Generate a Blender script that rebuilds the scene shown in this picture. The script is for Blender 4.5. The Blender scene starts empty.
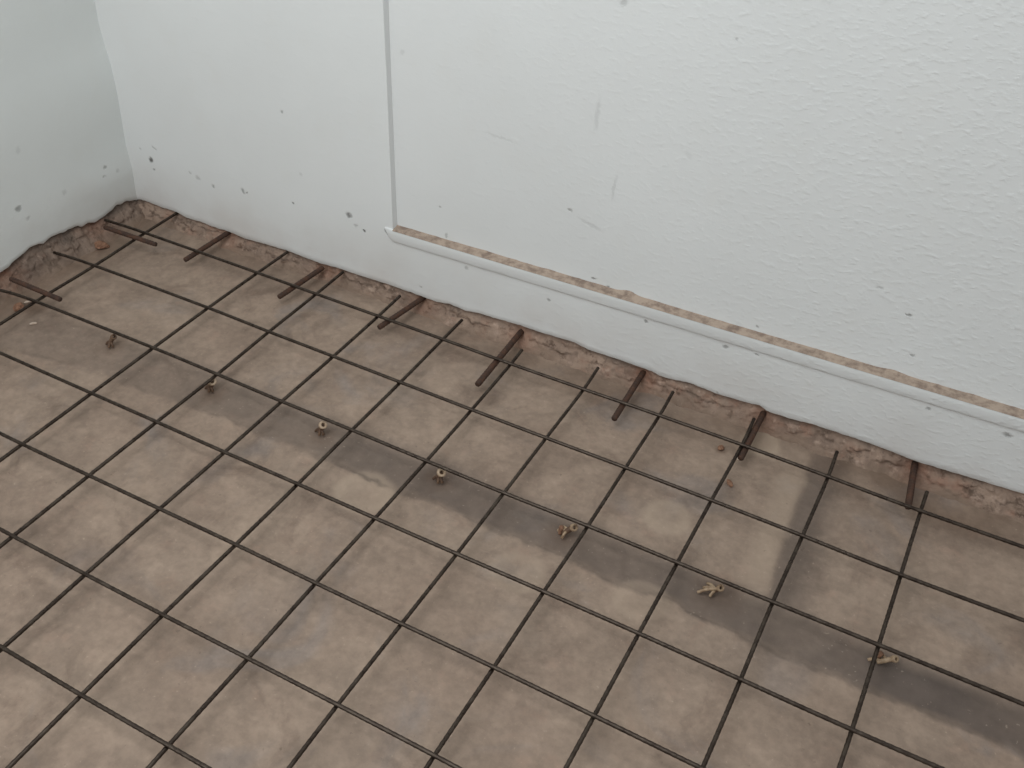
import bpy, bmesh, math, random
import numpy as np
from mathutils import Vector, Matrix, noise

random.seed(7)
SC = bpy.context.scene
COL = SC.collection
S = 0.2            # wire pitch of the welded mesh, metres
ZM = 0.042         # height of the wire sheet above the floor
W, H, FPX = 1024, 768, 1026.99

# ------------------------------------------------------------------ camera (solved from the wire grid)
RV = np.array([-0.873821220, 0.194104558, 0.475682479])
TV = np.array([-4.42315835, -1.84751774, 14.5101176])
def rod(r):
    t = np.linalg.norm(r); k = r / t
    K = np.array([[0, -k[2], k[1]], [k[2], 0, -k[0]], [-k[1], k[0], 0]])
    return np.eye(3) + math.sin(t) * K + (1 - math.cos(t)) * K @ K
D3 = np.diag([1.0, -1.0, -1.0])
Rc = rod(RV)
Rw = D3 @ Rc @ D3                      # world -> blender camera axes
CAM = (D3 @ (-Rc.T @ TV)) * S + np.array([0, 0, ZM])
cd = bpy.data.cameras.new('camera'); cam = bpy.data.objects.new('camera', cd); COL.objects.link(cam)
M = np.eye(4); M[:3, :3] = Rw.T; M[:3, 3] = CAM
cam.matrix_world = Matrix(M.tolist())
cd.sensor_width = 36.0; cd.lens = FPX / W * 36.0; cd.clip_start = 0.02
SC.camera = cam

def ray(px, py):
    d = np.array([(px - W / 2) / FPX, -(py - H / 2) / FPX, -1.0])
    return Rw.T @ d
def on_z(px, py, z):
    d = ray(px, py); return CAM + d * ((z - CAM[2]) / d[2])
def on_x(px, py, x):
    d = ray(px, py); return CAM + d * ((x - CAM[0]) / d[0])

# back wall plane  y = WA + WB*x ; left wall plane x = XL
XL = -1.80 * S
WB = 0.04 * S / (12.8 * S)
WA = 0.66 * S - WB * XL
def yw(x): return WA + WB * x
def on_wall(px, py, back=0.0):
    d = ray(px, py)
    t = (WA + back + WB * CAM[0] - CAM[1]) / (d[1] - WB * d[0])
    return CAM + d * t

# ------------------------------------------------------------------ helpers
def fbm(x, y, z, o=3):
    return noise.fractal(Vector((x, y, z)), 1.0, 2.0, o, noise_basis='PERLIN_ORIGINAL')
def link(name, verts, faces, mat, parent=None, smooth=True):
    me = bpy.data.meshes.new(name); me.from_pydata([tuple(map(float, v)) for v in verts], [], faces); me.update()
    bm = bmesh.new(); bm.from_mesh(me); bmesh.ops.recalc_face_normals(bm, faces=bm.faces); bm.to_mesh(me); bm.free()
    if mat: me.materials.append(mat)
    if smooth: me.polygons.foreach_set('use_smooth', [True] * len(me.polygons))
    o = bpy.data.objects.new(name, me); COL.objects.link(o)
    if parent: o.parent = parent
    return o
def tag(o, label, cat, group=None):
    o['label'] = label; o['category'] = cat
    if group: o['group'] = group
    return o
def empty(name, loc):
    o = bpy.data.objects.new(name, None); COL.objects.link(o); o.location = [float(c) for c in loc]; o.empty_display_size = 0.05
    return o
def local(o, parent):
    """put a mesh whose vertices are in world space under parent, keeping its place"""
    off = Vector(parent.location)
    for v in o.data.vertices: v.co -= off
    o.parent = parent
    return o
def catmull(P, step):
    P = [Vector(p) for p in P]
    if len(P) == 2:
        n = max(1, int((P[1] - P[0]).length / step)); return [P[0].lerp(P[1], i / n) for i in range(n + 1)]
    Q = [P[0] * 2 - P[1]] + P + [P[-1] * 2 - P[-2]]
    out = []
    for i in range(1, len(Q) - 2):
        a, b, c, d = Q[i - 1:i + 3]; n = max(1, int((c - b).length / step))
        for k in range(n):
            t = k / n
            out.append(0.5 * ((2 * b) + (c - a) * t + (2 * a - 5 * b + 4 * c - d) * t * t + (3 * b - a - 3 * c + d) * t ** 3))
    out.append(P[-1]); return out
def tube(pts, rad, sides=8, cap=True, V=None, F=None):
    """rad(i, k, s) -> radius at ring i, side k, arc length s"""
    V = [] if V is None else V; F = [] if F is None else F
    base = len(V); n = len(pts); s = 0.0
    up = Vector((0, 0, 1))
    T0 = (pts[1] - pts[0]).normalized()
    if abs(T0.z) > 0.9: up = Vector((1, 0, 0))
    for i, p in enumerate(pts):
        t = (pts[min(i + 1, n - 1)] - pts[max(i - 1, 0)]).normalized()
        u = t.cross(up).normalized(); w = u.cross(t).normalized()
        if i: s += (p - pts[i - 1]).length
        for k in range(sides):
            a = 2 * math.pi * k / sides; r = rad(i, k, s)
            V.append(p + u * math.cos(a) * r + w * math.sin(a) * r)
    for i in range(n - 1):
        for k in range(sides):
            a = base + i * sides + k; b = base + i * sides + (k + 1) % sides
            F.append((a, b, b + sides, a + sides))
    if cap:
        F.append(tuple(base + k for k in reversed(range(sides))))
        F.append(tuple(base + (n - 1) * sides + k for k in range(sides)))
    return V, F

# ------------------------------------------------------------------ materials
class NT:
    def __init__(s, name):
        s.m = bpy.data.materials.new(name); s.m.use_nodes = True
        s.t = s.m.node_tree; s.n = s.t.nodes; s.b = s.n['Principled BSDF']
        tc = s.n.new('ShaderNodeTexCoord'); s.co = tc.outputs['Object']
    def L(s, a, b): s.t.links.new(a, b)
    def put(s, sock, v):
        if hasattr(v, 'is_linked') or hasattr(v, 'links'): s.L(v, sock)
        else: sock.default_value = v
    def noise(s, scale, detail=4, rough=0.55, co=None, dist=0.0, color=False):
        n = s.n.new('ShaderNodeTexNoise'); s.L(co or s.co, n.inputs['Vector'])
        n.inputs['Scale'].default_value = scale; n.inputs['Detail'].default_value = detail
        n.inputs['Roughness'].default_value = rough; n.inputs['Distortion'].default_value = dist
        return n.outputs['Color' if color else 'Fac']
    def rng(s, v, a, b, c=0.0, d=1.0, smooth=True):
        n = s.n.new('ShaderNodeMapRange'); n.interpolation_type = 'SMOOTHSTEP' if smooth else 'LINEAR'
        s.L(v, n.inputs[0])
        for i, q in enumerate((a, b, c, d)): n.inputs[i + 1].default_value = q
        return n.outputs[0]
    def math(s, op, a, b=0.0):
        n = s.n.new('ShaderNodeMath'); n.operation = op; s.put(n.inputs[0], a); s.put(n.inputs[1], b); return n.outputs[0]
    def vmath(s, op, a, b, out=0):
        n = s.n.new('ShaderNodeVectorMath'); n.operation = op; s.put(n.inputs[0], a); s.put(n.inputs[1], b); return n.outputs[out]
    def mix(s, f, a, b, mode='MIX'):
        n = s.n.new('ShaderNodeMix'); n.data_type = 'RGBA'; n.blend_type = mode
        s.put(n.inputs['Factor'], f)
        for sock, v in ((n.inputs[6], a), (n.inputs[7], b)):
            if isinstance(v, tuple): sock.default_value = (*v, 1)
            else: s.L(v, sock)
        return n.outputs[2]
    def attr(s, name):
        n = s.n.new('ShaderNodeAttribute'); n.attribute_name = name; return n.outputs['Fac']
    def bump(s, h, strength=0.3, dist=0.002, prev=None):
        n = s.n.new('ShaderNodeBump'); s.L(h, n.inputs['Height']); n.inputs['Strength'].default_value = strength
        n.inputs['Distance'].default_value = dist
        if prev: s.L(prev, n.inputs['Normal'])
        return n.outputs[0]
    def done(s, col, rough=0.8, normal=None, metal=0.0, spec=0.3):
        if isinstance(col, tuple): s.b.inputs['Base Color'].default_value = (*col, 1)
        else: s.L(col, s.b.inputs['Base Color'])
        s.put(s.b.inputs['Roughness'], rough); s.b.inputs['Metallic'].default_value = metal
        s.b.inputs['Specular IOR Level'].default_value = spec
        if normal: s.L(normal, s.b.inputs['Normal'])
        return s.m

def srgb(r, g, b, k=1.0):
    f = lambda c: (c / 255 / 12.92 if c <= 10.3 else ((c / 255 + 0.055) / 1.055) ** 2.4) * k
    return (f(r), f(g), f(b))

def wall_material(name, spots, smears, base):
    t = NT(name)
    big = t.noise(2.2, 3); mid = t.noise(9, 4)
    c = t.mix(t.rng(big, 0.3, 0.7), base, tuple(q * 0.97 for q in base))
    c = t.mix(t.math('MULTIPLY', t.rng(mid, 0.52, 0.75), 0.30), c, (base[0] * 0.97, base[1] * 0.955, base[2] * 0.935))
    # dust rubbed into the foot of the wall
    sep = t.n.new('ShaderNodeSeparateXYZ'); t.L(t.co, sep.inputs[0])
    foot = t.math('MULTIPLY', t.rng(sep.outputs['Z'], 0.26, 0.05), t.rng(t.noise(6, 4), 0.25, 0.75, 0.25, 1.0))
    c = t.mix(t.math('MULTIPLY', foot, 0.30), c, srgb(178, 160, 146))
    # chips and scuffs with a place and a shape of their own
    wob = t.vmath('SCALE', t.vmath('SUBTRACT', t.noise(90, 3, 0.6, color=True), (0.5, 0.5, 0.5)), None) if False else None
    nz = t.vmath('SUBTRACT', t.noise(75, 3, 0.6, color=True), (0.5, 0.5, 0.5))
    sc = t.n.new('ShaderNodeVectorMath'); sc.operation = 'SCALE'; t.L(nz, sc.inputs[0]); sc.inputs['Scale'].default_value = 0.016
    wco = t.vmath('ADD', t.co, sc.outputs[0])
    mask = None
    for (p, rx, rz, rot, k) in spots:
        mp = t.n.new('ShaderNodeMapping'); mp.vector_type = 'TEXTURE'; t.L(wco, mp.inputs[0])
        mp.inputs['Location'].default_value = tuple(float(q) for q in p)
        mp.inputs['Rotation'].default_value = (0, rot, 0)
        mp.inputs['Scale'].default_value = (rx, 0.05 if name != 'plaster_left' else rx, rz)
        ln = t.n.new('ShaderNodeVectorMath'); ln.operation = 'LENGTH'; t.L(mp.outputs[0], ln.inputs[0])
        d = t.rng(ln.outputs['Value'], 1.35, 0.35, 0.0, k * 0.9)
        mask = d if mask is None else t.math('MAXIMUM', mask, d)
    dark = srgb(92, 90, 86)
    if mask is not None: c = t.mix(mask, c, dark)
    # roughcast: trowelled at the left, lumpy at the right
    lum = t.rng(sep.outputs['X'], 0.6, 1.9, 0.25, 1.0)
    st = t.n.new('ShaderNodeMapping'); t.L(t.co, st.inputs[0]); st.inputs['Scale'].default_value = (0.75, 1.0, 1.25)
    g1 = t.rng(t.noise(72, 3, 0.5, co=st.outputs[0]), 0.45, 0.78)
    g2 = t.noise(23, 4, 0.55, co=st.outputs[0])
    hgt = t.math('ADD', t.math('MULTIPLY', g1, 0.75), t.math('MULTIPLY', g2, 0.5))
    hgt = t.math('MULTIPLY', hgt, lum)
    nrm = t.bump(hgt, 0.36, 0.0030)
    if mask is not None: nrm = t.bump(t.math('MULTIPLY', mask, -1.0), 0.6, 0.004, nrm)
    return t.done(c, 0.78, nrm, spec=0.25)

def floor_material():
    t = NT('dusty_screed')
    a, b, d = srgb(146, 127, 112), srgb(157, 138, 122), srgb(124, 106, 93)
    w = t.noise(3.2, 5, 0.6, dist=0.6)
    c = t.mix(t.rng(w, 0.34, 0.66), a, b)
    c = t.mix(t.math('MULTIPLY', t.rng(t.noise(6.5, 6, 0.62, dist=0.8), 0.52, 0.74), 0.75), c, d)
    c = t.mix(t.math('MULTIPLY', t.rng(t.noise(15, 5, 0.65), 0.55, 0.75), 0.35), c, srgb(152, 124, 108))
    c = t.mix(t.math('MULTIPLY', t.rng(t.noise(4.1, 4, 0.55, dist=1.0), 0.55, 0.75), 0.5), c, srgb(136, 128, 124))
    def tone(c, n, lo, hi):
        v = t.n.new('ShaderNodeCombineColor'); f = t.rng(n, 0.3, 0.7, lo, hi)
        for k in range(3): t.L(f, v.inputs[k])
        return t.mix(1.0, c, v.outputs[0], 'MULTIPLY')
    c = tone(c, t.noise(10, 5, 0.6, dist=0.4), 0.89, 1.08)
    c = tone(c, t.noise(24, 5, 0.62, dist=0.3), 0.91, 1.08)
    c = tone(c, t.noise(60, 4, 0.6), 0.92, 1.07)
    gr = t.noise(7, 5)
    c = t.mix(t.math('MULTIPLY', t.attr('chase'), 0.92), c, tone(t.mix(gr, srgb(82, 73, 68), srgb(104, 93, 86)), t.noise(20, 5, 0.6), 0.9, 1.12))
    c = t.mix(t.attr('pale'), c, srgb(176, 157, 138))
    c = t.mix(t.attr('line'), c, srgb(84, 75, 69))
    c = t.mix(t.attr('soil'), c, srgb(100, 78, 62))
    sp = t.noise(120, 2, 0.5)
    c = t.mix(t.math('MULTIPLY', t.rng(sp, 0.69, 0.76), 0.28), c, srgb(196, 178, 160))
    sp2 = t.noise(70, 3, 0.6)
    c = t.mix(t.math('MULTIPLY', t.rng(sp2, 0.66, 0.78), 0.45), c, srgb(92, 78, 66))
    h = t.math('ADD', t.math('MULTIPLY', t.noise(28, 5, 0.6), 1.0), t.math('MULTIPLY', t.noise(110, 3), 0.35))
    return t.done(c, t.rng(t.noise(5, 3), 0.3, 0.7, 0.62, 0.85), t.bump(h, 0.35, 0.004), spec=0.25)

def rubble_material():
    t = NT('broken_concrete')
    c = t.mix(t.rng(t.noise(11, 5, 0.65, dist=0.5), 0.35, 0.65), srgb(136, 117, 104), srgb(164, 142, 126))
    c = t.mix(t.math('MULTIPLY', t.rng(t.noise(17, 4, 0.6), 0.5, 0.72), 0.6), c, srgb(158, 122, 104))
    c = t.mix(t.math('MULTIPLY', t.rng(t.noise(26, 5, 0.7), 0.52, 0.68), 0.8), c, srgb(88, 72, 62))
    c = t.mix(t.math('MULTIPLY', t.rng(t.noise(42, 4, 0.6), 0.56, 0.70), 0.65), c, srgb(190, 166, 150))
    c = t.mix(t.attr('grime'), c, srgb(92, 82, 75))  # shadow under the plaster edge painted in, plus dirt on the left foot
    c = t.mix(t.attr('blend'), c, srgb(138, 119, 104))
    c = t.mix(t.math('MULTIPLY', t.attr('crack'), 0.75), c, srgb(74, 60, 52))
    c = t.mix(t.attr('rust'), c, srgb(156, 110, 88))
    h = t.math('ADD', t.noise(60, 6, 0.7), t.math('MULTIPLY', t.noise(150, 3), 0.4))
    return t.done(c, 0.9, t.bump(h, 0.7, 0.006), spec=0.15)

def steel_material(name, c1, c2, metal, rough, scale):
    t = NT(name)
    n = t.noise(scale, 4, 0.65)
    return t.done(t.mix(t.rng(n, 0.35, 0.7), c1, c2), t.rng(t.noise(scale * 2, 3), 0.3, 0.7, rough - 0.08, rough + 0.12), t.bump(t.noise(600, 2), 0.25, 0.0006), metal=metal, spec=0.5)

WIRE = steel_material('drawn_steel', srgb(57, 47, 40), srgb(82, 72, 63), 0.7, 0.34, 40)
RUST = steel_material('rusted_bar', srgb(62, 46, 38), srgb(88, 60, 45), 0.15, 0.75, 70)
TAN = steel_material('tan_plastic', srgb(194, 172, 147), srgb(162, 137, 112), 0.0, 0.5, 90)
CREAM = steel_material('cream_plastic', srgb(176, 152, 124), srgb(128, 102, 78), 0.0, 0.5, 90)
BROWN = steel_material('brown_stub', srgb(84, 62, 48), srgb(116, 90, 68), 0.0, 0.7, 90)
STONE = steel_material('pale_stone', srgb(196, 178, 162), srgb(168, 146, 128), 0.0, 0.85, 90)
STONE2 = steel_material('rusty_stone', srgb(150, 112, 88), srgb(112, 80, 62), 0.0, 0.85, 90)
FLOOR = floor_material(); RUBBLE = rubble_material()
t = NT('bare_render')
LEDGE = t.done(t.mix(t.rng(t.noise(38, 5, 0.7), 0.38, 0.68), srgb(176, 158, 142), srgb(134, 117, 105)), 0.85, t.bump(t.noise(90, 4), 0.5, 0.003))

# ------------------------------------------------------------------ foot of the walls: traced edges
BACK_EDGE = [(134, 199), (140, 199.5), (150, 203), (160, 207), (178, 213), (186, 218), (200, 222), (214, 227.5), (222, 230), (232, 233), (245, 239),
             (262, 243.5), (287, 251), (300, 256), (320, 263.5), (340, 269), (360, 276), (385, 283.5), (403, 290), (421, 296.5), (436, 302), (450, 304.5),
             (465, 311), (480, 314), (500, 320), (518, 325), (540, 332.5), (575, 343), (588, 350), (610, 357), (636, 366), (650, 371), (664, 378),
             (690, 383.5), (716, 394), (740, 401), (760, 406), (768, 412), (790, 419), (812, 424.5), (850, 437), (880, 447.5), (918, 462.5),
             (950, 472), (985, 482.5), (1024, 494.5), (1060, 506), (1110, 522)]
LEFT_EDGE = [(134, 199), (128, 201), (122.5, 203.8), (116, 205.6), (112.5, 210), (103.8, 217.5), (95, 222.5), (87.5, 223), (82.5, 227), (77.5, 226),
             (70, 228.8), (66, 232), (60, 233), (50, 238), (43.8, 243.8), (38.8, 243.8), (30, 248), (22.5, 255), (12.5, 262.5), (8.8, 268), (0, 272.5), (-20, 284)]
bx, bz = [], []
for p in BACK_EDGE:
    q = on_wall(*p); bx.append(q[0]); bz.append(q[2])
bz = [max(0.03, z) for z in bz]
X1 = 4.4
bx = [XL] + bx[1:] + [X1]; bz = bz + [bz[-1]]
def back_edge(x): return float(np.interp(x, bx, bz)) + 0.0018 * fbm(x * 60, 3.1, 0) 
ly, lz = [], []
for p in LEFT_EDGE:
    q = on_x(*p, XL); ly.append(q[1]); lz.append(q[2])
ly[0] = yw(XL); lz[0] = bz[0]
Y1 = -4.2
ly = ly + [Y1]; lz = lz + [lz[-1]]
lyr, lzr = ly[::-1], lz[::-1]
def left_edge(y): return float(np.interp(y, lyr, lzr)) + 0.0022 * fbm(y * 50, 7.7, 0)
# the inner corner is not plumb
CORNER = [(134, 199), (129, 168), (122, 142), (114.5, 96), (110.5, 77), (105, 54), (98, 37), (91, 0)]
cz, cx = [], []
for p in CORNER:
    q = on_wall(*p); cz.append(q[2]); cx.append(q[0])
def corner_x(z): return XL + float(np.interp(z, cz, cx)) - cx[0]

ZT = 2.5
# ------------------------------------------------------------------ back wall
PL, PR = on_wall(396.5, 229.5), on_wall(1024, 416)     # lip of the ledge under the sunk panel
GX = float(on_wall(390, 110)[0])                        # left jamb of the sunk panel
gx_top = float(on_wall(383, 0)[0]); gx_bot = float(on_wall(393, 229)[0])
def jamb(z): return gx_bot + (gx_top - gx_bot) * (z - PL[2]) / max(1e-6, float(on_wall(383, 0)[2]) - PL[2]) if z < 1.6 else gx_top
def ledge(x): return float(PL[2] + (PR[2] - PL[2]) * (x - PL[0]) / (PR[0] - PL[0]))
REC = 0.0165

def spot(px, py, rx, rz=None, rot=0.0, k=0.9, back=0.0):
    return (on_wall(px, py, back), rx, rz or rx, rot, k)
SP = [spot(151, 160, .0075, .0095, 0.6, 1.0), spot(154, 169.5, .005, .004, 0, .6), spot(154, 148, .009, .0035, .5, .35), spot(140, 149, .005, .004, 0, .3),
      spot(190, 173, .006, .004, 0, .3), spot(198, 178, .010, .007, 0, .3), spot(213, 186, .0055, .005, .4, .5), spot(243, 191, .0085, .0055, .7, .55), spot(247, 193, .004, .003, 0, .6),
      spot(293, 203.5, .005, .004, 0, .75), spot(349, 215, .0095, .0085, 0, .8), spot(356, 226, .006, .005, 0, .35), spot(364.5, 230.5, .0055, .0035, .5, .95), spot(282, 112, .004, .004, 0, .5),
      spot(301, 174, .006, .006, 0, .15), spot(549, 300, .005, .004, 0, .5), spot(467, 268, .006, .005, 0, .35), spot(421, 287, .004, .004, 0, .35), spot(725, 347, .007, .005, 0, .55), spot(757, 355, .005, .003, .3, .6),
      spot(646, 321, .006, .004, .3, .6), spot(928, 409, .005, .004, 0, .6), spot(1008, 435, .010, .006, 0, .6), spot(717, 393, .004, .003, 0, .3), spot(570, 352, .004, .003, 0, .2),
      spot(386, 230, .005, .004, 0, .2)]
SPR = [spot(594, 278.5, .0075, .003, .2, .6, REC), spot(608, 287, .005, .003, .3, .6, REC), spot(908, 315, .008, .0035, .3, .6, REC), spot(912, 355, .007, .003, .2, .5, REC), spot(757, 327, .005, .003, .3, .5, REC),
       spot(570, 210, .006, .004, 0, .5, REC), spot(614, 188, .0040, .036, .10, .15, REC), spot(597, 115, .006, .040, .05, .14, REC), spot(590, 225, .035, .005, .25, .16, REC), spot(500, 138, .045, .004, .1, .10, REC),
       spot(440, 207, .004, .003, .1, .4, REC), spot(447, 236, .004, .008, 0, .4, REC), spot(624, 3, .010, .006, -.6, .3, REC), spot(688, 155, .012, .007, .6, .08, REC), spot(402, 52, .005, .008, 0.3, .12, REC), spot(737, 40, .004, .003, 0, .3, REC), spot(880, 288, .008, .004, 0, .3, REC)]
WHITE = (0.765, 0.782, 0.775)
PLASTER = wall_material('plaster_back', SP, [], WHITE)
PANEL = wall_material('plaster_panel', SPR, [], WHITE)

def strip_grid(cols, rows):
    """cols: list of x stations; rows(x) -> list of points. returns V, F"""
    V, F = [], []; n = None
    for x in cols:
        r = rows(x); n = len(r); V += r
    for i in range(len(cols) - 1):
        for j in range(n - 1):
            a = i * n + j; F.append((a, a + 1, a + n + 1, a + n))
    return V, F
LIP = 0.020
def wav(x, z): return 0.0016 * fbm(x * 2.1, z * 2.1, 5.0, 2) + 0.0007 * fbm(x * 9, z * 9, 9.0, 2)
def bot_rows(x, zt, n=7):
    ze = back_edge(x); r = [(x, yw(x) + LIP + 0.004, ze + 0.004), (x, yw(x) + 0.002, ze - 0.0005), (x, yw(x) - 0.0012 + wav(x, ze), ze + 0.003)]
    for j in range(1, n + 1):
        z = ze + 0.003 + (zt - ze - 0.003) * j / n; r.append((x, yw(x) + wav(x, z), z))
    return r
V, F = [], []
def add(vf):
    b = len(V); V.extend(vf[0]); F.extend(tuple(i + b for i in f) for f in vf[1])
# left of the panel: foot to top
zs = [0.16 + (ZT - 0.16) * (i / 44) ** 1.15 for i in range(45)]
nl = 120
def col_left(u):
    out = []
    ze = back_edge(XL + u * (gx_bot - XL)); x0 = XL + u * (jamb(PL[2]) - XL)
    out = bot_rows(x0, zs[0], 7)[:-1]
    for z in zs:
        a, b = corner_x(z), jamb(z) if z > PL[2] else gx_bot
        x = a + u * (b - a); out.append((x, yw(x) + wav(x, z), z))
    return out
add(strip_grid([i / nl for i in range(nl + 1)], col_left))
# reveal of the jamb
zj = [PL[2] - 0.004 + (ZT - PL[2]) * i / 30 for i in range(31)]
add(strip_grid([0, 0.2, 0.5, 1.0], lambda u: [(jamb(z) + 0.003 * u, yw(jamb(z)) + wav(jamb(z), z) + u * (REC + 0.004), z) for z in zj]))
# below the panel: foot to the sill band
BAND = 0.034
band_l = float(on_wall(385.5, 237)[0])
xs = [gx_bot + (X1 - gx_bot) * i / 420 for i in range(421)]
add(strip_grid(xs, lambda x: bot_rows(x, ledge(x) - 0.001, 14)))
wall_back = link('wall_back', V, F, PLASTER); wall_back['kind'] = 'structure'
# sunk panel
V, F = [], []
zp = [i / 60 for i in range(61)]
add(strip_grid([gx_bot - 0.02 + (X1 - gx_bot + 0.02) * i / 160 for i in range(161)],
    lambda x: [(x, yw(x) + REC + wav(x + 4, z), z) for z in [ledge(x) - 0.006 + (ZT - ledge(x)) * u for u in zp]]))
o = link('sunk_panel', V, F, PANEL, wall_back)
# unpainted ledge under the panel
V, F = [], []
def ledge_rows(x):
    z = ledge(x); n1 = 0.0020 * fbm(x * 45, 1.0, 2.0); bk = 0.006 * max(0, fbm(x * 22, 5.0, 2.0))
    chip = 0.008 * math.exp(-((x - on_wall(626, 297)[0]) / 0.02) ** 2) + 0.006 * math.exp(-((x - on_wall(892, 377)[0]) / 0.02) ** 2)
    return [(x, yw(x) - 0.0068, z - 0.0035), (x, yw(x) - 0.0035, z - 0.0005), (x, yw(x) + 0.006, z + n1 * 0.6), (x, yw(x) + REC - 0.004, z + 0.001 + n1), (x, yw(x) + REC + 0.001, z + 0.003 + 0.4 * bk + chip), (x, yw(x) + REC + 0.004, z + 0.004 + 0.4 * bk + chip)]
xl_ = [gx_bot + 0.002 + (X1 - gx_bot) * i / 500 for i in range(501)]
add(strip_grid(xl_, ledge_rows)); o = link('bare_ledge', V, F, LEDGE, wall_back); o['label'] = 'unpainted tan ledge'
# painted sill band, slightly proud of the wall
V, F = [], []
def band_rows(x):
    z = ledge(x); k = min(1.0, max(0.0, (x - band_l) / 0.02)); w = 0.0008 * fbm(x * 14, 2.0, 0)
    zb = z - 0.003 - BAND * (0.25 + 0.75 * k) + w; p = 0.0055 * (0.3 + 0.7 * k)
    return [(x, yw(x) + 0.004, zb - 0.003), (x, yw(x) - p * 0.75, zb), (x, yw(x) - p, zb + 0.003), (x, yw(x) - p * 1.02 + wav(x, 3) * .5, z - 0.012), (x, yw(x) - p, z - 0.005), (x, yw(x) - p * 0.7, z - 0.0025), (x, yw(x) + 0.005, z - 0.0015)]
add(strip_grid([band_l + (X1 - band_l) * i / 300 for i in range(301)], band_rows)); link('sill_band', V, F, PLASTER, wall_back)

# ------------------------------------------------------------------ left wall
def lspot(px, py, r, k): return (on_x(px, py, XL), r, r, 0.0, k)
LW = wall_material('plaster_left', [lspot(98, 116, .009, .35), lspot(104, 167, .0075, .55), lspot(103, 175.5, .0065, .6), lspot(116, 170, .008, .25), lspot(64, 192, .009, .22), lspot(18, 209, .009, .6), lspot(28, 218, .007, .25), lspot(17, 150, .010, .15)], [], (0.745, 0.775, 0.760))
V, F = [], []
yl = [yw(XL) - (yw(XL) - Y1) * (i / 260) ** 1.6 for i in range(261)]
zsl = [0.15 + (ZT - 0.15) * (i / 40) ** 1.15 for i in range(41)]
def left_rows(y):
    ze = left_edge(y); f = math.exp(-(yw(XL) - y) / 0.35)
    X = lambda z: XL + (corner_x(z) - XL) * f + 0.0025 * fbm(y * 3, z * 3, 1.0, 3) * (1 - f)
    r = [(XL - LIP, y, ze + 0.006), (XL - 0.003, y, ze - 0.001), (XL + 0.001, y, ze + 0.003)]
    for j in range(1, 7):
        z = ze + 0.003 + (zsl[0] - ze - 0.003) * j / 7; r.append((X(z), y, z))
    return r + [(X(z), y, z) for z in zsl]
add(strip_grid(yl, left_rows)); wall_left = link('wall_left', V, F, LW); wall_left['kind'] = 'structure'

# ------------------------------------------------------------------ dowels (needed by the rubble for the holes)
BACK_D = [((230, 231.5), (185, 260)), ((318, 271), (279, 297)), ((420, 300), (379, 327.5)), ((518.5, 335), (477.5, 384.5)), ((641.5, 375), (614, 419)), ((762, 416), (740.5, 458.5)), ((914.5, 466), (908, 507.5))]
LEFT_D = [((110, 229), (156, 244.5)), ((16, 281), (60.5, 299.5))]
ZBD, ZLD = 0.034, 0.052
back_d = [(on_z(*a, ZBD), on_z(*b, ZBD)) for a, b in BACK_D]
left_d = [(on_z(*a, ZLD), on_z(*b, ZLD)) for a, b in LEFT_D]

# ------------------------------------------------------------------ broken foot of the walls
def attrs(o, **kw):
    for k, v in kw.items():
        a = o.data.attributes.new(k, 'FLOAT', 'POINT'); a.data.foreach_set('value', np.asarray(v, dtype=np.float32))
def rubble_strip(name, st, edge, base_xy, inward, dowels, parent, depth0, extra=0.0, dirt=0.0):
    V, G, R, B_, K_ = [], [], [], [], []
    N = 22
    for s in st:
        ze = edge(s) + 0.010
        d = depth0 + 0.010 * fbm(s * 3.1, 1.3, 0) + 0.012 * fbm(s * 13, 4.0, 0)
        ledge_k = 0.5 + 0.5 * fbm(s * 5, 8.0, 1.0)
        for j in range(N + 1):
            u = j / N
            # steep broken face, then a lump of mortar running out on to the floor
            z = ze * (1 - u) ** 1.0 * (1 if u < .99 else 1) - 0.004 * u
            y = -0.017 + d * (u ** (1.0 + 0.9 * ledge_k)) + extra * u
            amp = 0.0075 * math.sin(math.pi * min(1, u * 1.05)) + 0.0015
            n = fbm(s * 30, (z - y) * 34, 2.0, 4) * amp + abs(fbm(s * 62, (z - y) * 66, 6.0, 3)) * amp * 0.9
            hole = 0.0; rst = 0.0
            for (dp, dz) in dowels:
                q = ((s - dp) / 0.026) ** 2 + ((z - dz) / 0.022) ** 2
                hole = max(hole, math.exp(-q)); rst = max(rst, math.exp(-(((s - dp - 0.012) / 0.045) ** 2 + ((z - dz + 0.008) / 0.045) ** 2)))
            off = y + n - 0.012 * hole
            p = base_xy(s); V.append((p[0] + inward[0] * off, p[1] + inward[1] * off, z + 0.004 * fbm(s * 30, u * 5, 9.0)))
            B_.append(min(1.0, max(0.0, (u - 0.62) / 0.38 + 0.8 * fbm(s * 11, u * 3, 5.0))) if u < .97 else 1.0)
            K_.append(max(0.0, 1 - abs(u - 0.55 - 0.25 * fbm(s * 6, 2.0, 2.0)) / (0.05 + 0.05 * fbm(s * 20, 1.0, 5.0) + 1e-4)) * (1 if fbm(s * 8, 4.0, 1.0) > 0.02 else 0) if fbm(s * 20, 1.0, 5.0) > -0.8 else 0)
            G.append(min(1, max(0, min(1, (1 - u * 2.6) + 0.7 * fbm(s * 9, u * 2, 3.0))) * 0.8 + dirt))  # painted shade fading down from the plaster lip; dirt added evenly
            R.append(min(1, 0.34 * rst * (0.5 + 0.9 * abs(fbm(s * 30, u * 6, 4.0))) + 0.2 * hole))
    F = []; n = N + 1
    for i in range(len(st) - 1):
        for j in range(N):
            a = i * n + j; F.append((a, a + 1, a + n + 1, a + n))
    o = link(name, V, F, RUBBLE, parent); attrs(o, grime=G, rust=R, blend=B_, crack=K_); return o
xs = [XL - 0.012 + (X1 - XL) * i / 1300 for i in range(1301)]
bd = [(float(a[0]), ZBD) for a, b in back_d]
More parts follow.
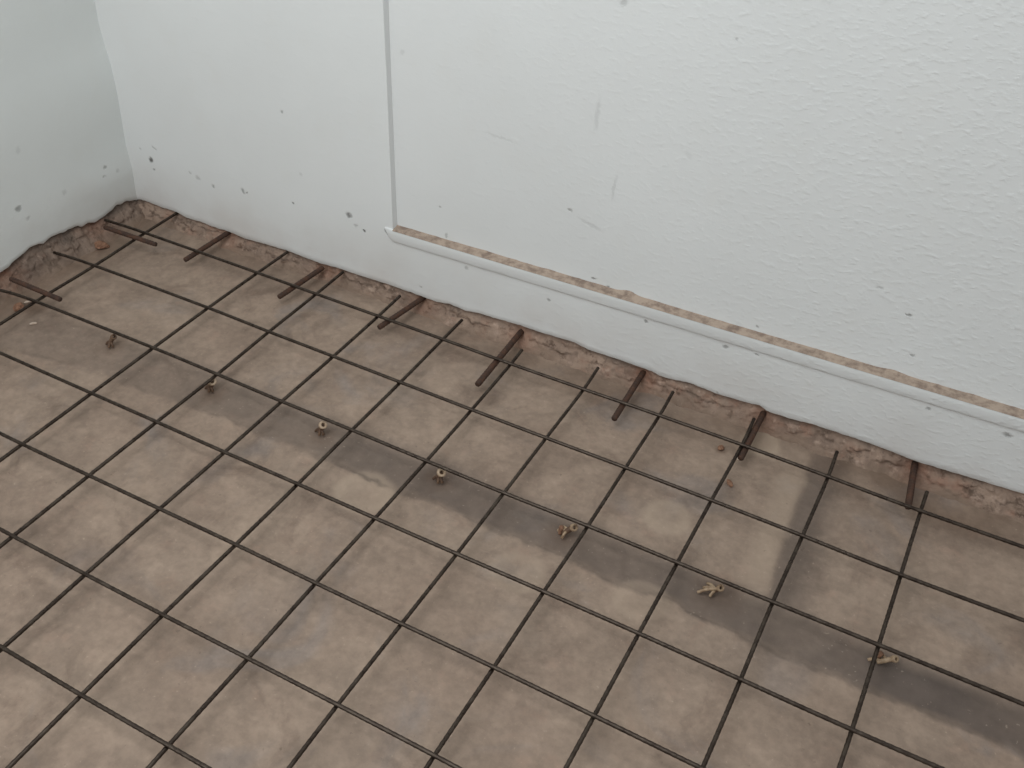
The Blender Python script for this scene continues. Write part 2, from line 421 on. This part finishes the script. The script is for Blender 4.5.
rubble_strip('broken_foot', xs, back_edge, lambda x: (x, yw(x)), (0, -1), bd, wall_back, 0.030, 0.012)
ys = [yw(XL) + 0.012 - (yw(XL) + 0.012 + 1.9) * i / 700 for i in range(701)]
ld = [(float(a[1]), ZLD) for a, b in left_d]
rubble_strip('broken_foot', ys, left_edge, lambda y: (XL, y), (1, 0), ld, wall_left, 0.040, 0.020, 0.45)

# ------------------------------------------------------------------ floor
def F0(px, py): return on_z(px, py, 0.0)
gxs = list(np.arange(-0.40, 2.75, 0.0062)) + list(np.linspace(2.76, X1 + 0.05, 40))
gys = list(np.arange(0.16, -1.30, -0.0062)) + list(np.linspace(-1.31, Y1, 60))
edge_pts = [F0(*p) for p in [(-60, 330), (60, 362), (150, 392), (230, 420), (282, 443), (332, 463), (420, 498), (490, 527), (553, 553), (600, 575), (626, 587), (660, 597), (720, 627), (790, 656), (860, 686), (930, 715), (1016, 752), (1100, 790)]]
top_pts = [F0(*p) for p in [(-60, 296), (40, 318), (110, 336), (211, 374), (322, 420), (440, 466), (562, 520), (640, 551), (713, 583), (800, 618), (890, 660), (1024, 712), (1100, 742)]]
ex = [p[0] for p in edge_pts]; ey = [p[1] for p in edge_pts]; tx = [p[0] for p in top_pts]; ty = [p[1] for p in top_pts]
cl = [F0(*p) for p in [(818, 440), (814, 454), (784, 539), (767, 595), (748, 651), (730, 690)]]     # left edge of the cross chase
cy = [p[1] for p in cl][::-1]; cxx = [p[0] for p in cl][::-1]
str_x = [float(F0(*p)[0]) for p in [(0, 300), (300, 430), (470, 490), (640, 560), (800, 620), (1000, 720)]]
sm = lambda a, b, x: (lambda t: t * t * (3 - 2 * t))(min(1.0, max(0.0, (x - a) / (b - a))))
patches = [(F0(668, 517), 0.058, 1), (F0(366, 492), 0.075, 1), (F0(517, 573), 0.062, 0.8), (F0(760, 444), 0.050, 1.9), (F0(640, 600), 0.06, .8), (F0(795, 480), 0.03, .6), (F0(780, 530), 0.03, .6)]
brown_spots = [(F0(100, 250), 0.05, .6), (F0(30, 308), 0.05, .6), (F0(720, 592), 0.07, .35), (F0(440, 478), 0.05, .4), (F0(211, 392), 0.05, .45), (F0(112, 345), .05, .4), (F0(322, 436), .05, .3), (F0(565, 535), .05, .35), (F0(725, 449), .02, .6)]  # brown patches by the lumps, a chip and under each spacer
V, CH, PA, LI, SO = [], [], [], [], []
for x in gxs:
    for y in gys:
        w1 = fbm(x * 7, y * 7, 1.0, 3) * 0.011; w2 = fbm(x * 28, y * 28, 2.0, 3) * 0.008
        yy = y + w1 * 0.7 + w2
        e = np.interp(x, ex, ey); tt = np.interp(x, tx, ty)
        inside = sm(e - 0.010, e + 0.018, yy) * (1 - sm(tt - 0.015, tt + 0.045, yy))
        fade = 0.80 + 0.28 * fbm(x * 4, y * 2, 6.0, 3)
        stg = np.interp(x, [-0.3, 0.3, 0.6, 1.0, 1.3, 1.75, 2.2], [0.25, 0.45, 0.75, 0.9, 0.95, 0.95, 1.15])
        ch = inside * fade * stg
        c0 = np.interp(y, cy, cxx); xx = x + w1 * 0.25 + w2 * 0.3
        cr = 0.0
        if y > e - 0.06:
            cr = sm(c0 - 0.012, c0 + 0.012, xx) * (1 - sm(c0 + 0.03, c0 + 0.12, xx)) * sm(e - 0.06, e + 0.03, y)
        ch = max(ch, cr * 0.66)
        pale = 0.0
        if y > cy[0]: pale = 0.42 * sm(c0 - 0.075, c0 - 0.035, xx) * (1 - sm(c0 - 0.006, c0 + 0.004, xx)) * sm(tt - 0.05, tt + 0.1, y) * (1 - sm(-0.02, 0.06, y))
        for (p, r, k) in patches:
            d = math.hypot((x - p[0]) + w1 * 0.8, (y - p[1]) + w1 * 0.8) / r
            if d < 1.4: pale = max(pale, k * 0.5 * (1 - sm(0.75, 1.05, d)) * (0.55 + 0.45 * sm(0.2, 0.8, d)))
        so = 0.0
        for (p, r, k) in brown_spots:
            d = math.hypot(x - p[0] + w2 * 2, y - p[1] + w2 * 2) / r
            if d < 1.4: so = max(so, k * (1 - sm(0.1, 1.2, d)))
        so = max(so, 0.35 * sm(-0.02, 0.07, y + w1 * 2) * (0.5 + fbm(x * 6, y * 6, 3.3)))  # browner towards the back wall, then the left wall
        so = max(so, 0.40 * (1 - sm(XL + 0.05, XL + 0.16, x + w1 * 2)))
        ln = math.exp(-((yy - e) / 0.006) ** 2) * 0.75 * max(0.0, min(1.0, 0.45 + 1.4 * fbm(x * 5, 2.0, 8.0))) * (0.3 + 0.7 * stg)
        z = 0.0016 * fbm(x * 3, y * 3, 0.0, 3) + 0.0008 * fbm(x * 20, y * 20, 0.5, 3) - 0.0035 * inside * stg - 0.003 * cr + 0.002 * pale
        V.append((x, y, z)); CH.append(min(1, max(0, ch))); PA.append(min(1, pale)); LI.append(min(1, ln)); SO.append(min(1, max(0, so)))
n = len(gys); F = [(i * n + j, i * n + j + 1, (i + 1) * n + j + 1, (i + 1) * n + j) for i in range(len(gxs) - 1) for j in range(n - 1)]
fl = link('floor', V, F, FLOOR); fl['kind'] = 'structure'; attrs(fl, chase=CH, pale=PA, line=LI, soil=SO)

# ------------------------------------------------------------------ welded wire mesh: one sheet
IX = {(0, -1): (142.5, 233.2), (0, 1): (255.4, 273), (1, -1): (92, 265.8), (1, 1): (206.2, 307), (2, -1): (32.5, 302), (2, 1): (151.3, 347),
(0, 2): (314.5, 294.5), (0, 3): (377, 316.8), (0, 4): (441.3, 340), (1, 2): (267.5, 331.8), (1, 3): (332.5, 357), (1, 4): (399.6, 383.2),
(0, 5): (509, 365), (0, 6): (582, 389.8), (0, 7): (657, 415), (1, 5): (471, 411), (1, 6): (544.5, 438.8), (1, 7): (623.3, 467.8),
(0, 8): (741, 444.8), (0, 9): (827, 477.5), (1, 8): (709.7, 500.7), (0, 10): (920.5, 513.6), (1, 9): (801, 537),
(3, 1): (88.8, 393.3), (3, 2): (155, 422.5), (3, 3): (223, 453), (4, 1): (18.8, 445), (4, 2): (86.3, 476.3), (4, 3): (157.5, 509.3), (4, 4): (235, 545), (5, 2): (10, 537), (2, 2): (217, 374.5),
(2, 3): (280.3, 402), (2, 4): (351, 430.8), (2, 5): (426, 462.5), (2, 6): (502.3, 494.3), (3, 4): (297.3, 485), (3, 5): (374.8, 519.3), (3, 6): (456, 554.5),
(2, 7): (586.3, 526.3), (2, 8): (675.8, 563), (3, 7): (542, 591.3), (3, 8): (637.6, 633.4), (1, 10): (900.8, 578.2), (2, 9): (770.7, 602.5), (2, 10): (879.6, 646.7), (3, 10): (852.8, 732.9),
(5, 3): (82.6, 575.4), (5, 4): (159.8, 615.5), (5, 5): (246.5, 658.9), (6, 3): (1.4, 648), (6, 4): (78.6, 695.5), (6, 5): (165.8, 745.6),
(4, 5): (314.8, 583.6), (4, 6): (400.4, 623.7), (4, 7): (492.3, 666.5), (5, 6): (335.9, 704.4), (5, 7): (432, 754.5), (3, 9): (739.6, 680.6), (4, 8): (593.3, 715.8)}
ZA, ZB, RWIRE = ZM + 0.0041, ZM - 0.0041, 0.0042
A_END = {0: (105, 220), 1: (54, 252.5), 2: (-6, 288.5)}
B_END = {-1: (177, 213), 1: (287.5, 252), 2: (343, 272), 3: (400, 296), 4: (462, 320), 5: (522, 350), 6: (598, 368), 7: (673, 392), 8: (754, 419), 9: (837, 452), 10: (927, 492)}
sheet = empty('wire_mesh', (1.0, -0.6, 0.0))
tag(sheet, 'welded steel reinforcing mesh of square cells lying over the brown floor', 'wire mesh')
def wire_rad(i, k, s): return RWIRE * (1.07 if i % 3 == 0 else 0.97)
def wire(name, pts):
    P = catmull(pts, 0.0045)
    o = link(name, *tube(P, wire_rad, 8), WIRE); return local(o, sheet)
rows_all, cols_all = range(0, 10), [-1] + list(range(1, 11)) + [12, 13, 14]
for i in rows_all:
    pts = []
    if i in A_END: pts.append(on_z(*A_END[i], ZA))
    else: pts.append(np.array([(-1.72 + 0.03 * math.sin(i * 5)) * S, -i * S, ZA]))
    for j in cols_all:
        if (i, j) in IX:
            q = on_z(*IX[(i, j)], ZM); y = 0.5 * q[1] - 0.5 * i * S
            pts.append(np.array([q[0], y, ZA]))
        elif j > 10 or (i > 3): pts.append(np.array([j * S, -i * S, ZA]))
    pts.append(np.array([14.3 * S, -i * S, ZA]))
    wire('long_wire', pts)
for j in cols_all:
    pts = [on_z(*B_END[j], ZB + 0.004)] if j in B_END else [np.array([j * S, 0.42 * S, ZB])]
    for i in rows_all:
        if (i, j) in IX:
            q = on_z(*IX[(i, j)], ZM); pts.append(np.array([0.5 * q[0] + 0.5 * j * S if j > 0 else q[0], q[1], ZB]))
        elif i > 3 or j > 10: pts.append(np.array([j * S, -i * S, ZB]))
    pts.append(np.array([j * S, -9.3 * S, ZB]))
    wire('cross_wire', pts)

# ------------------------------------------------------------------ rusty dowels drilled into the foot of the walls
def dowel(name, a, b, r, label, droop=0.0):
    a, b = Vector(a), Vector(b); t = (b - a).normalized()
    a2 = a - t * 0.020
    P = [a2.lerp(b, k / 90) for k in range(91)]
    sides = 14; L = (b - a2).length
    def rad(i, k, s):
        if i in (0, 90): return r * 0.9
        ph = (s / 0.0095 + k / sides * 0.9) % 1.0
        lug = 0.10 if ph < 0.28 else 0.0
        if k in (0, sides // 2): lug = 0.10
        return r * (0.96 + lug)
    o = link(name, *tube(P, rad, sides), RUST)
    m = (a2 + b) / 2
    for v in o.data.vertices: v.co -= m
    o.location = m; tag(o, label, 'rebar dowel', 'rusty dowels around the foot of the walls'); return o
BL = ['rusty dowel nearest the wall corner, sticking out of the long wall',
      'rusty dowel between the third and fourth cross wires counted from the wall corner' ,
      'rusty dowel below the vertical edge of the sunk wall panel, its root close to a cross wire tip',
      'longest rusty dowel, reaching past the first long wire beside a pinkish broken patch',
      'slim rusty dowel standing alone midway between two cross wires along the long wall',
      'rusty dowel lying tight beside a cross wire tip over a pale cement patch',
      'short rusty dowel furthest from the corner, ending right at the first long wire']
BL[1] = 'short rusty dowel, second from the corner along the long wall'
BL[2] = 'rusty dowel below the vertical edge of the sunk wall panel'
for k, (a, b) in enumerate(back_d):
    dowel('rebar_dowel', a, b, 0.0072 if k != 3 else 0.0078, BL[k])
LLb = ['rusty dowel from the short wall, near the corner beside the first long wire', 'rusty dowel from the short wall at the picture edge, next to the third long wire']
for k, (a, b) in enumerate(left_d):
    dowel('rebar_dowel', a, b, 0.0068, LLb[k])

# ------------------------------------------------------------------ small ring-ended spacers under the third long wire
def ring_mesh(c, ax, R, r, L):
    """short collar with a hole: outer radius R, hole r, length L"""
    ax = Vector(ax).normalized(); u = ax.cross(Vector((0, 0, 1)));
    u = u.normalized() if u.length > 1e-3 else Vector((1, 0, 0)); w = ax.cross(u)
    prof = [(R * 0.86, 0), (R, L * 0.2), (R, L * 0.8), (R * 0.9, L), (r * 1.1, L), (r, L * 0.85), (r, L * 0.1), (r * .9, 0)]
    V, F = [], []; n = 18; m = len(prof)
    for k in range(n):
        a = 2 * math.pi * k / n
        for (q, h) in prof: V.append(Vector(c) + ax * h + (u * math.cos(a) + w * math.sin(a)) * q)
    for k in range(n):
        for i in range(m):
            a = k * m + i; b = k * m + (i + 1) % m; c2 = ((k + 1) % n) * m + (i + 1) % m; d = ((k + 1) % n) * m + i
            F.append((a, b, c2, d))
    return V, F
def spacer(head_px, foot_px, zh, R, mat, prongs, label, stub=None, body=None):
    h = Vector(on_z(*head_px, zh)); f = Vector(on_z(*foot_px, 0.004))
    e = empty('mesh_spacer', (f.x, f.y, 0.0)); tag(e, label, 'spacer', 'ring-ended spacers under the third long wire')
    ax = (Vector(CAM) - h).normalized() * 0.75 + (h - f).normalized() * 0.5 + Vector((0.25, 0, 0)); ax.normalize()
    o = link('ring_head', *ring_mesh(h - ax * 0.005, ax, R, R * 0.46, 0.009), mat); local(o, e)
    P = catmull([f, f.lerp(h, 0.5) + Vector((0.001, 0, 0.002)), h - ax * 0.004], 0.003)
    n = len(P)
    o = link('shank', *tube(P, lambda i, k, s: R * (0.62 + 0.14 * i / n) * (1.08 if i % 2 else 1.0), 10), body or BROWN); local(o, e)
    for (dx, dy, up, ln) in prongs:
        s0 = f.lerp(h, up); s1 = Vector((s0.x + dx * ln, s0.y + dy * ln, 0.004))
        mid = s0.lerp(s1, 0.55) + Vector((0, 0, 0.004))
        o = link('prong', *tube(catmull([s0, mid, s1], 0.004), lambda i, k, s: 0.0031 * (1.06 if i % 2 else 0.96), 8), mat if mat is CREAM or up > 0.5 else BROWN); local(o, e)
    if stub:
        q = Vector(on_z(*stub, 0.018))
        o = link('rusty_stub', *tube(catmull([(q.x, q.y, -0.002), (q.x, q.y, 0.010), (q.x + .002, q.y, 0.019)], 0.003), lambda i, k, s: 0.0050 * (1.08 if i % 2 else 0.98), 10), STONE2); local(o, e)
    return e
PR3 = [(-0.9, -0.35, 0.45, 0.015), (0.25, -0.95, 0.40, 0.013), (0.8, -0.5, 0.45, 0.013)]
spacer((113.5, 337), (109, 345), 0.028, 0.0075, BROWN, PR3, 'dark brown ring-ended spacer, closest to the short wall')
spacer((212, 381.5), (209.5, 389), 0.028, 0.0105, TAN, PR3, 'pale ring-ended spacer touching a cross wire where it passes under the third long wire')
spacer((323, 425), (319.5, 431.5), 0.028, 0.0098, TAN, PR3, 'pinkish pale ring-ended spacer midway between two cross wires, left of the round cement patch')
spacer((441.5, 472.5), (438, 479), 0.028, 0.0102, TAN, PR3, 'brightest tan ring-ended spacer, right of the round cement patch on the grey strip')
spacer((574, 527.5), (563, 533), 0.024, 0.0085, CREAM, [(-0.9, 0.35, 0.5, 0.026), (-0.9, -0.1, 0.45, 0.024), (-0.2, -0.9, 0.4, 0.02)], 'ring-ended spacer with a reddish stub at its left, close to a wire crossing', (561, 527))
spacer((720.5, 588), (713, 591), 0.022, 0.0075, CREAM, [(-0.9, -0.45, 0.75, 0.040), (-1.0, -0.05, 0.45, 0.026), (-0.85, 0.5, 0.4, 0.026), (-0.3, -0.9, 0.35, 0.018)], 'spacer lying over with several splayed tan prongs, left of the dark cross strip')
spacer((895, 659), (877, 662), 0.016, 0.0068, CREAM, [(-0.9, -0.25, 0.25, 0.026), (-0.6, 0.8, 0.5, 0.018)], 'slender cream spacer lying flat with a rusty stub, furthest from the corner', (880, 653), CREAM)

# ------------------------------------------------------------------ loose bits on the floor
def pebble(px, py, r, mat, label, sq=(1, .8, .6), seed=0.0, name='stone_chip', cat='stone chip'):
    p = on_z(px, py, 0.003)
    bm = bmesh.new(); bmesh.ops.create_icosphere(bm, subdivisions=3, radius=r)
    for v in bm.verts:
        d = v.co.normalized(); k = 1 + 0.35 * fbm(d.x * 1.3 + seed, d.y * 1.3, d.z * 1.3 + seed, 3)
        v.co = Vector((v.co.x * sq[0] * k, v.co.y * sq[1] * k, v.co.z * sq[2] * k))
    me = bpy.data.meshes.new(name); bm.to_mesh(me); bm.free(); me.materials.append(mat)
    o = bpy.data.objects.new(name, me); COL.objects.link(o); o.location = (p[0], p[1], r * sq[2] * 0.75); o.rotation_euler = (0, 0, seed)
    tag(o, label, cat, 'loose chips on the floor'); return o
pebble(721, 448, .0085, STONE2, 'small rusty chip beside a cross wire, below the long wall dowel on the cement patch', seed=1.1)
pebble(730, 483, .010, STONE2, 'flat rusty flake between two cross wires just above the second long wire', (1.2, .6, .3), 2.3)
pebble(738, 458, .0055, STONE, 'tiny white chip at the free end of a dowel by the cement patch', (1.1, .8, .6), 3.0)
pebble(27, 302, .0065, STONE, 'white chip under the third long wire near the short wall', (1.4, .6, .5), 4.1)
pebble(19, 308, .014, STONE2, 'brown crumbly lump beside the white chip near the short wall', (1.2, .9, .6), 5.2, 'mortar_lump', 'mortar lump')
pebble(101, 246, .020, STONE2, 'reddish broken mortar lump below the short-wall dowel near the corner', (1.3, .8, .45), 6.3, 'mortar_lump', 'mortar lump')
pebble(33, 323, .0065, STONE, 'pale flat chip on the floor below the third long wire near the short wall', (1.5, .7, .35), 7.1)

# ------------------------------------------------------------------ light: daylight adds two soft lamps with no known source to the overcast sky
w = bpy.data.worlds.new('overcast_sky'); SC.world = w; w.use_nodes = True
bg = w.node_tree.nodes['Background']; bg.inputs['Color'].default_value = (0.965, 1.0, 1.02, 1); bg.inputs['Strength'].default_value = 0.52
def area_fill(name, loc, tgt, sx, sy, e, col):
    al = bpy.data.lights.new(name, 'AREA'); al.shape = 'RECTANGLE'; al.size = sx; al.size_y = sy; al.energy = e; al.color = col
    ao = bpy.data.objects.new(name, al); COL.objects.link(ao); ao.location = loc
    ao.rotation_euler = (Vector(tgt) - Vector(loc)).to_track_quat('-Z', 'Y').to_euler()
area_fill('overhead_fill', (0.9, -1.3, 2.6), (0.9, -0.3, 0.2), 1.4, 1.2, 21.5, (0.97, 1.0, 1.01))  # added fill lamp overhead, brightens the upper wall; no opening built
area_fill('front_left_fill', (-0.1, -3.0, 2.2), (0.9, 0, 0.6), 1.6, 1.6, 31, (0.97, 1.0, 1.01))  # added fill lamp from the front left, set to balance wall and floor

vs = SC.view_settings; vs.view_transform = 'Standard'; vs.look = 'None'; vs.exposure = 0.0; vs.gamma = 1.0; vs.use_curve_mapping = False
SC.cycles.use_denoising = True
